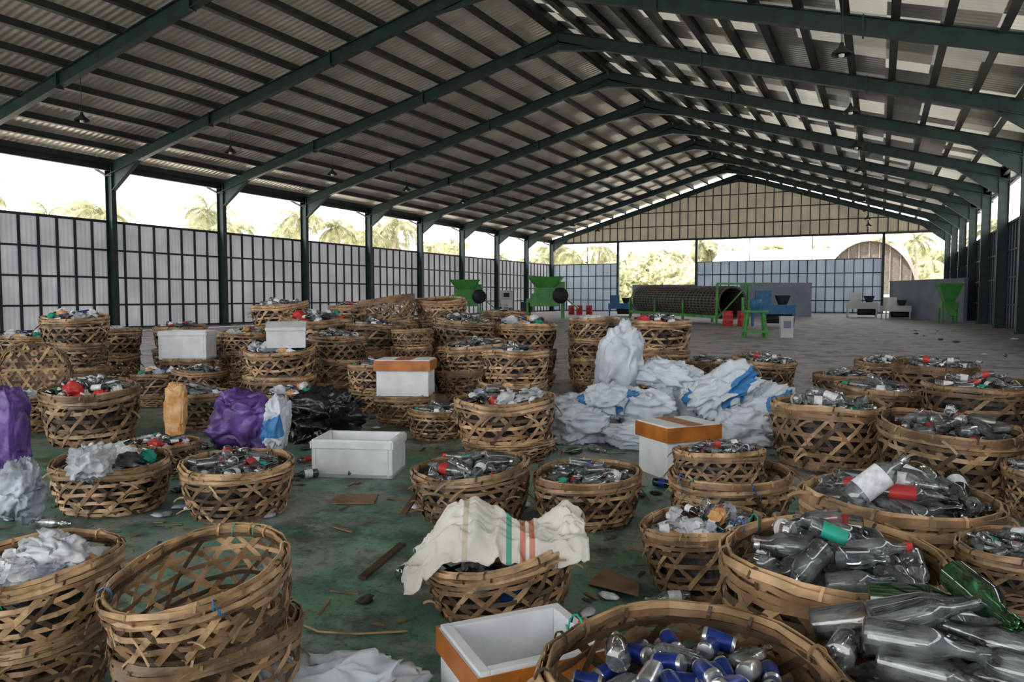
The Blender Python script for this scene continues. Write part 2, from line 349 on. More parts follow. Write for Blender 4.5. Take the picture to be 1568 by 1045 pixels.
# ---------------------------------------------------------------- bottle heaps
prof_beer=[(0,.0),(.01,.13),(.03,.16),(.22,.16),(.50,.16),(.56,.152),(.62,.125),(.70,.075),(.80,.06),(.90,.055),(.905,.068),(.95,.068),(1,.06),(1,.045)]
prof_spirit=[(0,0),(.01,.15),(.03,.18),(.2,.18),(.60,.18),(.66,.165),(.71,.12),(.76,.07),(.93,.06),(.94,.07),(1,.07),(1,.05)]
prof_can=[(0,0),(.01,.22),(.06,.26),(.12,.27),(.85,.27),(.94,.23),(.96,.235),(.95,.2),(.94,0)]
HM=[glass,gglass,bglass,label,blueL,silver,plastic,plgrey,redp,dark,tealp]
def put_bottle(mb,M,r,kind,L,seg=12,lab=.45):
    M=M@Matrix.Scale(L,4)@Matrix.Translation((0,0,-.5))
    if kind=='can':
        mb.lathe(prof_can,M@Matrix.Scale(.8,4),seg+4,4,[5,5,5,4 if r.random()<.8 else 5,5,5,5,5]); return
    g=0 if kind=='clear' else (1 if kind=='green' else 2)
    lc=r.choice((3,3,3,3,3,3,4,8,10))
    if r.random()<.3:
        p=prof_spirit; mi=[g]*(len(p)-1)
        if r.random()<lab: mi[3]=lc
        mb.lathe(p,M,seg,g,mi,sx=.62)
    else:
        p=prof_beer; mi=[g]*(len(p)-1)
        if r.random()<lab: mi[3]=lc
        if r.random()<.35 and lab>.1: mi[-1]=mi[-2]=mi[-3]=8 if r.random()<.3 else 5
        mb.lathe(p,M,seg,g,mi)
def heap(seed,kind,n,L=.29,rad=.42,dome=.12,z0=.41,seg=10,fill=True,flat=.28,lab=.45,md=1.25):
    """bottles packed in layers with only slight contact between neighbours"""
    r=random.Random(seed); mb=MB()
    if fill:
        vs=[];nu=28;rings=[(.05,.0),(.05,.34),(.2,.38),(z0*.78,.41),(z0*.90,.37),(z0-.01+dome*.1,.2),(z0-.01+dome*.2,.0)]
        for z,q in rings:
            for k in range(nu):
                a=2*math.pi*k/nu; vs.append((q*math.cos(a),q*math.sin(a),z+(.03*noise.noise(Vector((q*9*math.cos(a),q*9*math.sin(a),seed))) if z>z0*.85 else 0)))
        fs=[(j*nu+i,j*nu+(i+1)%nu,(j+1)*nu+(i+1)%nu,(j+1)*nu+i) for j in range(len(rings)-1) for i in range(nu)]
        mb.add(vs,fs,9)
    placed=[]; tries=0; cnt=0; br=.16*L
    while cnt<n and tries<3200:
        tries+=1; f=tries/3200
        q=math.sqrt(r.random())*rad*.86; an=r.random()*6.28
        cx,cy=q*math.cos(an),q*math.sin(an)
        th=seed+noise.noise(Vector((cx*2.2,cy*2.2,seed*1.7)))*6+r.uniform(-.5,.5); tl=r.uniform(-flat,flat)
        d=Vector((math.cos(th)*math.cos(tl),math.sin(th)*math.cos(tl),math.sin(tl)))
        zz=z0+(dome*(1-(q/rad)**2)+.02)*min(1,f*2.5)*r.uniform(.5,1.15)
        c=Vector((cx,cy,zz)); Lb=L*r.uniform(.8,1.1); t=r.random()
        if kind=='clear': k='clear' if t<(.90 if lab>.1 else .97) else ('brown' if t<.96 else 'green')
        elif kind=='can': k='can' if t<.62 else 'clear'
        else: k='clear' if t<.45 else('green' if t<.54 else('brown' if t<.66 else None))
        if k=='can': Lb*=.66
        P1=[c+d*Lb*s for s in(-.42,-.2,0,.22)]
        if any((x-y).length<br*md for P2 in placed for x in P1 for y in P2): continue
        if max(math.hypot(p.x,p.y) for p in P1)>rad*1.08+(0 if zz<z0+.06 else .06): continue
        placed.append(P1); cnt+=1
        M=Matrix.Translation(c)@d.to_track_quat('Z','Y').to_matrix().to_4x4()
        if k: put_bottle(mb,M,r,k,Lb,seg,lab)
        else:
            mb.blob(M@Matrix.Diagonal((r.uniform(.05,.09),r.uniform(.05,.09),r.uniform(.05,.12),1)),r.choice((6,6,7,3,10,8,4,9,11)),14,9,.6,1.8,seed+cnt)
    if kind in('mixed','bags'):
        for i in range(9 if kind=='bags' else 3):
            q=math.sqrt(r.random())*rad*.8;a=r.random()*6.28
            M=Matrix.Translation((q*math.cos(a),q*math.sin(a),z0+dome*.7))@Matrix.Rotation(r.random()*6,4,'Z')@Matrix.Diagonal((r.uniform(.09,.17),r.uniform(.08,.13),r.uniform(.04,.07),1))
            mb.blob(M,r.choice((6,6,7,7,6)),28,20,.8,1.6,seed*3+i)
    return mb.mesh("bottle_heap",HM+[orange],sharp=.75)
HEAP={'clear':[heap(s,'clear',85) for s in(1,2,3)],'mixed':[heap(s,'mixed',85) for s in(4,5,6)],'bags':[heap(s,'bags',26,z0=.38) for s in(7,8)],
      'can':[heap(9,'can',70,L=.27,z0=.38,dome=.08,lab=.2,seg=16,rad=.40)],'big':[heap(12,'clear',80,L=.32,z0=.41,dome=.14,seg=20,lab=.35),heap(13,'clear',80,L=.31,z0=.41,dome=.14,seg=20,lab=.35)],
      'low':[heap(15,'mixed',26,z0=.25,dome=.03,rad=.38)],'over':[heap(21,'clear',70,L=.48,rad=.52,z0=.40,dome=.36,seg=28,flat=.25,lab=.0,md=1.5)]}

def basket(x,y,W,z,kind=None,tilt=0,tdir=(1,0),ties=0):
    """stack of nested baskets with the top rim at height z (one Empty per basket)"""
    W=W*.975; hb=BH*W; top=z
    k=0
    while True:
        base=top-hb
        h=hb
        if base<.22*hb: base=0; h=top
        e=bpy.data.objects.new("bamboo_basket",None); link(e); e.empty_display_size=.1
        jx,jy=(0,0) if k==0 else (R.uniform(-.03,.03),R.uniform(-.03,.03))
        e.location=(x+jx,y+jy,base); q=Quaternion((0,0,1),R.random()*6.28)
        if tilt and k==0:
            ax=Vector((0,0,1)).cross(Vector((tdir[0],tdir[1],0)).normalized()); q=Quaternion(ax,math.radians(tilt))@q
        elif k>0 or not tilt:
            ax=Vector((R.uniform(-1,1),R.uniform(-1,1),0)).normalized(); q=Quaternion(ax,math.radians(R.uniform(0,6 if base>0 else .0)))@q
        e.rotation_mode='QUATERNION'; e.rotation_quaternion=q
        s=W*(1 if k==0 else R.uniform(.94,1.04)); sq=R.uniform(.97,1.03); e.scale=(s*sq,s/sq,h/BH)
        w=bpy.data.objects.new("weave",R.choice(BM)); link(w); w.parent=e
        if kind and k==0:
            c=bpy.data.objects.new("contents",R.choice(HEAP[kind])); link(c); c.parent=e; c.rotation_euler=(0,0,R.random()*6.28); c.location=(0,0,.03)
        if ties and k==0:
            t=MB()
            for i in range(ties):
                a=R.random()*6.28; c0=Vector((.50*math.cos(a),.50*math.sin(a),.49)); n=Vector((math.cos(a),math.sin(a),0)); T=Vector((-n.y,n.x,0))
                pts=[c0+n*.035*math.cos(b*.785)+Vector((0,0,.045*math.sin(b*.785)))+T*.004*b for b in range(9)]; t.tube(pts,[.005]*9,5,i%2)
                pts=[c0+n*.03+T*.015*b+Vector((0,0,.02-.02*b+.02*math.sin(b*2))) for b in range(6)]; t.tube(pts,[.004]*6,5,i%2)
            tw=t.obj("ties",[bluep,tealp]); tw.parent=e
        if base==0: break
        top=base+.10*W; k+=1
        if top<.3*hb: break

FR=(.438,-.899); LF=(-.899,-.438)
data=[(-2.23,1.99,.64,.72,None,10,(.035,-1),4),(-3.24,1.97,.65,.59,'bags',4,FR,2),(-1.78,3.57,.78,.36,'low',9,LF),(-.50,2.28,.90,.575,'can',2,FR,4),(-.17,3.60,.97,.575,'big',3,FR,2),
(-.86,4.40,.68,.40,'mixed',6,LF),(.13,4.8,1.06,.585,'big',2,FR),(.63,3.98,.55,.595,'clear',0,FR),(.55,7.5,1.1,.6,'clear',3,FR),(-.43,8.2,1.05,.64,'clear',0,FR),(1.22,7.0,.66,.38,'clear',0,FR),
(-.95,5.57,.86,.43,None,0,FR,5),(-1.0,5.5,.64,.60,'clear',0,FR),(-1.96,5.29,.77,.39,'clear',3,FR),(-2.77,5.03,.91,.41,'big',5,LF),(-4.54,4.34,.85,.41,'clear',4,FR),(-5.53,3.99,.86,.41,'mixed',3,FR),
(-8.3,5.75,1.1,.65,'mixed',3,FR),(-11.64,7.8,1,1.39,'mixed',0,FR),(-12.93,9.29,1.1,1.12,'bags',0,FR),(-9.75,5.84,.85,.456,'bags',0,FR),(-10.12,8.13,.8,.51,'mixed',0,FR),(-11.97,11.19,1,.87,'mixed',0,FR),
(-7.82,8.34,1,.99,'mixed',9,FR),(-7.9,6.96,.85,.473,'clear',0,FR),(-11.11,11.91,1.15,1.57,'clear',0,FR),(-9.2,10.74,1.25,1.35,'mixed',0,FR),(-7.77,9.59,.9,1.10,'clear',2,FR),(-8.1,11.0,1.05,1.22,'clear',0,FR),
(-8.62,12.19,1.1,1.70,None,8,LF),(-7.91,13.0,1,1.67,None,7,FR),(-6.71,11.7,1.1,1.30,'clear',0,FR),(-7.24,10.92,.7,1.14,None,0,FR),(-5.70,10.41,.95,.98,'clear',0,FR),(-4.03,8.37,.85,1.04,'clear',0,FR),
(-5.89,12.6,1.15,1.22,'mixed',0,FR),(-3.52,7.06,1.05,.656,'mixed',0,FR),(-4.79,7.76,.7,.35,'clear',0,FR),(-5.70,8.4,.78,.40,None,0,FR),(-4.6,12.85,.92,1.33,'bags',0,FR),(-3.2,11.84,1.1,1.33,'mixed',0,FR),
(-2.75,13.76,.9,.56,'clear',0,FR),(-1.64,12.38,.95,.73,'clear',0,FR),(.12,14.3,.95,.635,'clear',0,FR),(-.43,11.38,.8,.63,'clear',0,FR),(-.01,9.8,1,.65,'clear',0,FR),(.71,11.7,1,.8,'clear',0,FR),(.95,8.95,1,.825,'clear',0,FR),
(1.85,8.3,.6,.5,'clear',0,FR),(1.6,10.5,.9,.6,'mixed',0,FR),(-10.9,9.35,.9,.62,None,0,FR),(-13.6,8.2,1.0,1.0,'mixed',0,FR),(-12.9,10.9,1.0,1.1,'clear',0,FR),(-9.9,12.6,1.0,1.5,'clear',0,FR),(-6.9,7.6,.8,.45,'mixed',0,FR),(-6.7,9.1,.85,.7,'clear',0,FR),
(-13.9,6.6,.9,.9,'mixed',0,FR),(-7.0,13.9,1.0,1.4,'clear',0,FR),(-5.0,13.9,1.0,1.1,'mixed',0,FR),(.27,2.76,.76,.50,'over',0,FR),(-6.26,5.0,.73,.30,'mixed',0,FR),(-9.0,9.3,.85,.85,'mixed',0,FR),(-9.1,8.0,.8,.62,'clear',0,FR),(-10.6,10.4,.9,1.05,'mixed',0,FR)]
for d in data: basket(*d)
e=bpy.data.objects.new("bamboo_basket",None); link(e); e.location=(-10.3,6.3,.72); e.scale=(.9,.9,.9)
q=Vector((0,0,1)).rotation_difference(Vector((-.75,.45,-.25)).normalized()); e.rotation_mode='QUATERNION'; e.rotation_quaternion=q
w=link(bpy.data.objects.new("weave",BM[3])); w.parent=e
mb=MB(); rr=random.Random(2); put_bottle(mb,Matrix.Rotation(.95,4,Vector((-.5,.86,0))),rr,'clear',.40,24,1)
mb.obj("glass_bottle",HM,(.02,4.48,.72),sharp=.75)

# ---------------------------------------------------------------- boxes, sacks, bags
def foambox(x,y,z,l,w,h,rz,open_=True,taped=False,tx=0,name="polystyrene_box"):
    mb=MB(); t=.04
    if open_:
        mb.box((0,0,t/2),(l,w,t))
        for s in(-1,1):
            mb.box((s*(l/2-t/2),0,h/2),(t,w,h)); mb.box((0,s*(w/2-t/2),h/2),(l-2*t-.002,t,h-.001))
            mb.box((s*(l/2+.004),0,h-.05),(.018,w+.02,.07)); mb.box((0,s*(w/2+.004),h-.05),(l-.012,.018,.069))
    else:
        mb.box((0,0,h*.42),(l*.96,w*.94,h*.84)); mb.box((0,0,h*.92),(l,w,h*.16))
    if taped:
        hh=h*.28
        for s in(-1,1):
            mb.box((s*(l/2+.014),0,h-hh/2-.01),(.004,w+.03,hh),1); mb.box((0,s*(w/2+.014),h-hh/2-.01),(l+.03,.004,hh),1)
            if open_: mb.box((s*l*.28,-(w/2+.016),h*.45),(.06,.004,h*.9),1); mb.box((s*l*.28,(w/2+.016),h*.45),(.06,.004,h*.9),1)
        if not open_: mb.box((0,0,h+.003),(l*.30,w+.03,.004),1)
    o=mb.obj(name,[foam,tape]); o.location=(x,y,z); o.rotation_euler=(tx,0,rz)
    bv=o.modifiers.new("bevel","BEVEL"); bv.width=.006; bv.segments=2
    return o
foambox(-4.5,5.85,0,.78,.5,.36,math.radians(20))
foambox(-5.68,8.4,.40,.72,.5,.48,math.radians(22),False,True)
foambox(-1.72,7.2,0,.6,.5,.5,math.radians(50),False,True)
foambox(-1.24,2.64,0,.54,.44,.36,math.radians(50),True,True)
foambox(-10.9,9.35,.62,.8,.55,.5,math.radians(30),True)
foambox(-7.62,8.25,1.02,.55,.4,.3,math.radians(40),False,False,.2)

def stripemat(name,base,cols,axis=0,freq=3.0,width=.08,bump=.25):
    m=mat(name,base,.55,scale=5,var=.12,bump=bump,bscale=9); nt=m.node_tree;N=nt.nodes;L=nt.links;b=N["Principled BSDF"]
    src=b.inputs["Base Color"].links[0].from_socket; tc=N.new("ShaderNodeTexCoord"); sx=N.new("ShaderNodeSeparateXYZ"); L.new(tc.outputs["Object"],sx.inputs[0])
    mu=N.new("ShaderNodeMath"); mu.operation='MULTIPLY_ADD'; mu.inputs[1].default_value=freq; mu.inputs[2].default_value=.5; L.new(sx.outputs[axis],mu.inputs[0])
    fc=N.new("ShaderNodeMath"); fc.operation='FRACT'; L.new(mu.outputs[0],fc.inputs[0])
    prev=src
    for p,c in cols:
        sb=N.new("ShaderNodeMath"); sb.operation='COMPARE'; sb.inputs[1].default_value=p; sb.inputs[2].default_value=width; L.new(fc.outputs[0],sb.inputs[0])
        mx=N.new("ShaderNodeMix"); mx.data_type='RGBA'; L.new(sb.outputs[0],mx.inputs[0]); L.new(prev,mx.inputs[6]); mx.inputs[7].default_value=(*c,1); prev=mx.outputs[2]
    L.new(prev,b.inputs["Base Color"]); return m
sackW=mat("woven_sack",(.62,.67,.74),.5,scale=4,var=.15,bump=.3,bscale=10)
sackB=mat("woven_sack_blue_print",(.58,.63,.70),.5,scale=2.2,var=.02,bump=.3,bscale=10,detail=1)
cr=[n for n in sackB.node_tree.nodes if n.type=='VALTORGB'][0]; cr.color_ramp.interpolation='CONSTANT'; cr.color_ramp.elements[0].color=(.62,.67,.74,1); cr.color_ramp.elements[1].color=(.05,.22,.50,1); cr.color_ramp.elements[1].position=.60
drape=stripemat("woven_sack_striped",(.72,.70,.65),[(.58,(.12,.42,.32)),(.67,(.62,.24,.18)),(.73,(.62,.24,.18)),(.30,(.58,.53,.42))],0,1.25,.018)
def sack(name,x,y,z,sx,sy,sz,rot,m,seed,amp=.22,fr=1.7,p=.75,nu=64,nv=44,tie=False):
    mb=MB(); mb.blob(Matrix.Diagonal((sx/2,sy/2,sz/2,1)),0,nu,nv,amp,fr,seed,p)
    if tie: mb.blob(Matrix.Translation((0,0,sz*.52))@Matrix.Diagonal((sx*.14,sy*.14,sz*.12,1)),0,24,14,.5,3,seed+5)
    o=mb.obj(name,[m]); o.location=(x,y,z); o.rotation_euler=rot; return o
sack("woven_sack",-3.1,9.6,.78,.55,.5,1.0,(.1,.15,.4),sackW,1,tie=True,amp=.35)
for i,(x,y,z,a,b,c,r,mm) in enumerate([(-2.6,9.0,.36,.8,.6,.42,(.1,.1,.5),sackW),(-2.0,9.6,.40,.9,.6,.5,(0,-.2,.2),sackW),(-3.15,8.25,.2,.8,.55,.4,(0,.1,.8),sackW),
 (-1.25,9.45,.34,.8,.6,.55,(.2,-.3,.3),sackB),(-2.45,9.7,.66,.75,.5,.4,(.1,.2,.1),sackW),(-2.3,8.3,.14,.9,.6,.28,(0,0,.3),sackW),(-1.65,9.2,.60,.85,.55,.35,(.3,-.55,.6),sackB),
 (-1.3,8.7,.22,.6,.5,.4,(0,0,.2),sackW),(-3.4,8.9,.22,.6,.6,.44,(0,0,.2),sackW),(-2.9,8.7,.45,.7,.5,.35,(.1,0,1.2),sackB)]):
    sack("woven_sack",x,y,z,a,b,c,r,mm,20+i,amp=.5)
sack("black_garbage_bag",-5.96,7.0,.26,.85,.7,.58,(0,0,.3),black,40,amp=.6,fr=2.4)
sack("purple_sack",-5.92,5.75,.40,.60,.36,.56,(0,.15,.4),purple,41,amp=.45,p=.6)
sack("blue_sack",-5.56,5.85,.40,.24,.28,.5,(0,.1,.4),sackB,42,amp=.4,p=.6)
sack("purple_sack",-5.45,3.10,.78,.34,.2,.56,(0,0,.2),purple,43,amp=.3,p=.5)
sack("plastic_bag",-5.12,3.5,.50,.26,.24,.22,(0,0,.2),plastic,44,amp=.7,fr=1.6)
sack("plastic_bag",-4.75,2.80,.50,.24,.20,.36,(0,.2,.2),plgrey,45,amp=.6,fr=1.6)
sack("plastic_bag",-3.12,1.97,.62,.22,.14,.12,(0,.1,.2),plastic,46,amp=.8,fr=1.6)
sack("orange_sack",-7.40,6.15,.38,.24,.12,.60,(0,.05,.5),orange,47,amp=.25,p=.5)
sack("woven_sack",-1.85,2.28,.11,.66,.46,.24,(0,0,.3),sackW,48,amp=.6)
sack("cardboard_box",-12.3,6.6,1.0,.5,.3,.6,(0,.5,.2),card,49,amp=.1,p=.4)

mb=MB(); nx,ny=90,70; vs=[]
for j in range(ny+1):
    for i in range(nx+1):
        u=i/nx*2-1; v=j/ny*2-1
        x=u*.47; y=v*.27*(1-.2*u)
        base=.44+.22*math.exp(-((u+.30)**2/.25+(v+.1)**2/.6))+.15*math.exp(-((u-.80)**2/.06+(v-.2)**2/.3))+.03*u
        drop=max(0,-u-.55)*.22+max(0,abs(v)-.75)*.30
        n1=noise.noise(Vector((u*1.8,v*1.6,3.3))); n2=noise.noise(Vector((u*4,v*3.2+u*2,8.1))); n3=noise.noise(Vector((u*9,v*8,1.1)))
        fold=(.5-abs(n1)*1.8)*.06+(.4-abs(n2)*1.6)*.06+(.2-abs(n3))*.04
        vs.append((x+n2*.05,y+n1*.05,base+fold-drop))
fs=[(j*(nx+1)+i,j*(nx+1)+i+1,(j+1)*(nx+1)+i+1,(j+1)*(nx+1)+i) for j in range(ny) for i in range(nx)]
mb.add(vs,fs,0,True); o=mb.obj("striped_woven_sack",[drape]); o.location=(-1.82,3.55,-.06); o.rotation_euler=(0,0,math.radians(26))
sd=o.modifiers.new("thick","SOLIDIFY"); sd.thickness=.004

r=random.Random(8); mb=MB()
def lit(x,y,s=1):
    t=r.random()
    if t<.22: mb.blob(Matrix.Translation((x,y,.02*s))@Matrix.Rotation(r.random()*6,4,'Z')@Matrix.Diagonal((.06*s,.04*s,.015*s,1)),r.choice((6,7,9,9,3)),9,6,.5,2,int(r.random()*999))
    elif t<.36: put_bottle(mb,Matrix.Translation((x,y,.045))@Matrix.Rotation(r.random()*6,4,'Z')@Matrix.Rotation(math.pi/2,4,'X'),r,r.choice(('clear','clear','green')),.26,8)
    else:
        a=r.random()*6; l=r.uniform(.03,.22)*s; mb.beam((x,y,.008),(x+l*math.cos(a),y+l*math.sin(a),.012),r.uniform(.006,.03),.006,mi=r.choice((11,9)))
for i in range(480):
    x=r.uniform(-7,-.2); y=r.uniform(3.0,9.5)
    if -4.2<x<-2.9 and y<5 and r.random()<.6: continue
    lit(x,y)
for i in range(60): lit(r.uniform(-1.2,4),r.uniform(14,26),1.4)
for i in range(25): lit(r.uniform(1.0,5),r.uniform(24,45),2.3)
mb.obj("floor_litter",HM+[card])
mb=MB(); mb.beam((-2.74,3.57,.02),(-2.86,4.17,.03),.05,.02,mi=0); mb.obj("bamboo_stick",[bam[2]])
mb=MB(); mb.beam((-3.35,5.3,.22),(-3.25,4.75,.03),.05,.015); mb.obj("bamboo_stick",[bam[2]])
mb=MB(); mb.tube([Vector((-2.1,3.1,.012)),Vector((-2.3,2.95,.02)),Vector((-2.5,2.9,.012)),Vector((-2.75,2.95,.012))],[.006]*4,5); mb.obj("bamboo_strip",[bam[0]])
mb=MB(); mb.box((-3.9,5.0,.012),(.35,.28,.01),0,Matrix.Rotation(.5,3,'Z')); mb.obj("cardboard_sheet",[card])
mb=MB(); mb.add([(-1.5,4.1,.01),(-1.15,3.95,.05),(-1.22,4.2,.02),(-1.5,4.4,.012)],[(0,1,2,3)]); mb.obj("cardboard_sheet",[card])

# ---------------------------------------------------------------- machinery (background)
mg=mat("machine_green",(.07,.30,.06),.45,scale=2,var=.25); mbk=mat("machine_black",(.02,.02,.022),.6); mgr=mat("panel_grey",(.22,.25,.30),.7,scale=.6,var=.2); mwh=mat("painted_white",(.6,.6,.6),.6,scale=1,var=.15); mbl=mat("machine_blue",(.03,.14,.30),.45)
def shredder(x,y,rz,s=1):
    mb=MB()
    for a in(-1,1):
        for b in(-1,1): mb.beam((a*1.2,b*.6,0),(a*1.2,b*.6,1.4),.15,.15)
    mb.box((0,0,1.2),(2.6,1.4,.2)); mb.box((0,0,1.7),(1.5,1.1,.9),0)
    vs=[(-.6,-.5,2.1),(.6,-.5,2.1),(.6,.5,2.1),(-.6,.5,2.1),(-1.2,-.9,2.9),(1.2,-.9,2.9),(1.2,.9,2.9),(-1.2,.9,2.9)]
    mb.add(vs,[(0,1,5,4),(1,2,6,5),(2,3,7,6),(3,0,4,7)],0)
    mb.lathe([(-.1,0),(-.1,.55),(.1,.55),(.1,0)],Matrix.Translation((1.1,-.8,1.6))@Matrix.Rotation(math.pi/2,4,'X'),20,1)
    mb.box((-1.3,0,.8),(.8,.8,.7),1); mb.beam((1.2,0,1.6),(2.3,0,.7),.9,.08,mi=0)
    mb.box((0,-.72,1.3),(2.0,.1,.9),0); mb.box((.9,.2,2.2),(.9,.9,.7),0)
    return mb.obj("shredder_machine",[mg,mbk],(x,y,0),rz,s)
shredder(-31.9,56.2,.5,1.1); shredder(-24.1,55.6,.3,1.15)
mb=MB(); mb.box((0,0,1.15),(1.1,.6,2.3)); mb.box((0,-.32,1.9),(.5,.03,.35),1); mb.box((0,-.31,.9),(.95,.02,1.2),2); mb.obj("control_cabinet",[mwh,mbk,foam],(-29.0,58.4,0),.4)
def drum(x,y,m,n="oil_drum"):
    mb=MB(); mb.lathe([(0,0),(0,.3),(.03,.31),(.3,.3),(.32,.315),(.34,.3),(.6,.3),(.62,.315),(.64,.3),(.88,.3),(.9,.31),(.9,.29),(.87,0)],Matrix.Identity(4),20); mb.obj(n,[m],(x,y,0))
for i,(x,y) in enumerate([(-27.3,69.4),(-26.4,69.2),(-25.6,69.8),(-8,45.5),(-7.2,45.9)]): drum(x,y,redp)
def workmachine(x,y,m,rz=0,s=1,name="sorting_machine"):
    mb=MB(); mb.box((0,0,.9),(2.2,1.1,.5)); mb.box((-.5,0,1.5),(.8,.8,.8)); mb.lathe([(0,.2),(.5,.4),(.55,.4)],Matrix.Translation((.5,0,1.1)),16,1)
    for a in(-1,1):
        for b in(-1,1): mb.beam((a,b*.45,0),(a,b*.45,.7),.1,.1)
    mb.lathe([(-.7,.25),(-.7,.3),(.7,.3),(.7,.25)],Matrix.Translation((.4,0,.45))@Matrix.Rotation(math.pi/2,4,'Y'),14,1)
    mb.obj(name,[m,mbk],(x,y,0),rz,s)
workmachine(-21.3,66.4,mbl,.3); workmachine(-19,69,mbl,.1); workmachine(-5.6,46.4,mbl,.2,1.1); workmachine(-1.3,71.2,mwh,.1,1.1); workmachine(1.2,66,mwh,.4,.9)
A=Vector((-16.5,57.2,1.5));B=Vector((-8.3,48.8,1.35)); T=(B-A).normalized(); sd=T.cross(Vector((0,0,1))).normalized(); up=sd.cross(T)
mb=MB(); Lg=(B-A).length; Rr=1.05
for i in range(29):
    c=A+T*Lg*i/28; pts=[c+(sd*math.cos(2*math.pi*k/24)+up*math.sin(2*math.pi*k/24))*Rr for k in range(24)]
    mb.ribbon(pts,[p-c for p in pts],.07,.05,0,True)
for k in range(36):
    a=2*math.pi*k/36; d=(sd*math.cos(a)+up*math.sin(a))*Rr*.99; mb.beam(A+d,B+d,.05,.03,up=d)
M=Matrix.Translation(A)@T.to_track_quat('Z','Y').to_matrix().to_4x4(); mb.lathe([(0,.93),(Lg,.93)],M,24,2)
for i in(0,.33,.66,1):
    c=A+T*Lg*i
    for s in(-1,1):
        mb.beam(c+sd*s*1.15-up*1.4+Vector((0,0,-.05)),c+sd*s*1.15+up*(.2 if i<1 else 1.2),.12,.12,up=T,mi=1)
    if i>.9: mb.beam(c+sd*1.15+up*1.2,c-sd*1.15+up*1.2,.12,.12,mi=1); mb.beam(c+sd*1.15-up*1.0,c-sd*1.15+up*1.2,.08,.08,mi=1)
for s in(-1,1): mb.beam(A+sd*s*1.15-up*.9,B+sd*s*1.15-up*.9,.15,.18,mi=1)
mb.obj("trommel_screen",[mat("mesh_steel",(.15,.13,.11),.6),mg,mat("mesh_steel_inner",(.05,.045,.04),.7)])
mb=MB()
for a in(-.45,.45):
    for b in(-.35,.35): mb.beam((a,b,0),(a*.7,b*.7,1.1),.09,.09)
mb.box((0,0,1.1),(1,.8,.08)); mb.box((0,0,.25),(1.1,.9,.07)); mb.lathe([(1.1,.12),(1.3,.2),(1.6,.28),(1.62,.2)],Matrix.Identity(4),14,1); mb.beam((-.5,0,1.15),(-.5,0,1.7),.1,.1,mi=0); mb.beam((.4,0,1.15),(.4,0,1.5),.12,.12,mi=1)
mb.obj("press_stand",[mg,mbl],(-4.7,33.1,0),.3)
mb=MB(); mb.box((0,0,.42),(.5,.4,.84)); mb.box((0,0,.87),(.54,.44,.06)); mb.box((0,-.21,.55),(.3,.02,.3),1); mb.obj("electrical_box",[mwh,mgr],(-3.5,33.7,0),.3)
def lowwall(x0,y0,x1,y1,h,nm,rz=0):
    mb=MB(); mb.beam((x0,y0,h/2),(x1,y1,h/2),.25,h); mb.beam((x0,y0,h),(x1,y1,h),.35,.08,mi=0)
    mb.obj(nm,[mgr])
lowwall(.9,70,5.4,60.5,3.0,"concrete_partition"); lowwall(-11.1,69,-5.4,71.5,2.95,"concrete_partition"); lowwall(-24,79,-17.5,80,3.0,"concrete_partition"); lowwall(-16.5,80,-11,80,2.6,"concrete_partition")
mb=MB()
for a in(-.4,.4):
    for b in(-.4,.4): mb.beam((a,b,0),(a,b,1.2),.1,.1)
mb.box((0,0,1.2),(1,1,.4)); mb.add([(-.3,-.3,1.4),(.3,-.3,1.4),(.3,.3,1.4),(-.3,.3,1.4),(-.7,-.7,2.6),(.7,-.7,2.6),(.7,.7,2.6),(-.7,.7,2.6)],[(0,1,5,4),(1,2,6,5),(2,3,7,6),(3,0,4,7)]); mb.beam((0,-.4,1),(0,-1.2,.5),.5,.06)
mb.obj("feed_hopper",[mg],(4.1,56.9,0),.2)

# ---------------------------------------------------------------- outside
frond=mat("palm_frond",(.20,.21,.11),.7,scale=1.5,var=.35,col2=(.40,.39,.22),transl=.25); trunk=mat("palm_trunk",(.30,.26,.21),.9,scale=3,var=.25)
def palm_mesh(seed):
    r=random.Random(seed); mb=MB(); H=10; lean=Vector((r.uniform(-1.2,1.2),r.uniform(-1.2,1.2),0))
    pts=[Vector((lean.x*(t/8)**1.6,lean.y*(t/8)**1.6,H*t/8)) for t in range(9)]; mb.tube(pts,[.24-.012*k for k in range(9)],8,1)
    c=pts[-1]
    for i in range(20):
        a=i*2.4+r.uniform(-.2,.2); el=r.uniform(-.35,1.15); Lf=r.uniform(2.7,3.7); d=Vector((math.cos(a),math.sin(a),0))
        K=9; sp=[]; p=c.copy(); e=el
        for k in range(K+1):
            sp.append(p.copy()); p=p+(d*math.cos(e)+Vector((0,0,math.sin(e))))*Lf/K; e-=.2
        s=Vector((-d.y,d.x,0))
        mb.tube(sp,[.04*(1-k/(K+1))+.008 for k in range(K+1)],4,0,cap=False)
        for k in range(1,K+1):
            for f in(0,.33,.66):
                if k==K and f>0: break
                q=sp[k].lerp(sp[min(k+1,K)],f); l=.85*math.sin(math.pi*(.12+.8*(k+f)/(K+1)))+.1; fw=(sp[min(k+1,K)]-sp[max(k-1,0)]).normalized()
                for sg in(-1,1):
                    tip=q+(s*sg*.75+fw*.5+Vector((0,0,-.45-r.random()*.3)))*l; mb.add([q,q+fw*.12,tip+fw*.03,tip],[(0,1,2,3)])
    return mb.mesh("palm",[frond,trunk])
PM=[palm_mesh(s) for s in range(4)]
r=random.Random(3)
def palm(x,y,s):
    o=link(bpy.data.objects.new("coconut_palm",r.choice(PM))); o.location=(x,y,-.2); o.scale=(s,s,s); o.rotation_euler=(0,0,r.random()*6.28)
for y in [33,41,46,53,57,60,65,68,72,76,79,86,90,97,104]:
    palm(-60+r.uniform(-8,4),y+r.uniform(-3,3),r.uniform(.75,1.15))
for y in range(40,150,6): palm(-75+r.uniform(-9,6),y+r.uniform(-3,3),r.uniform(.85,1.3))
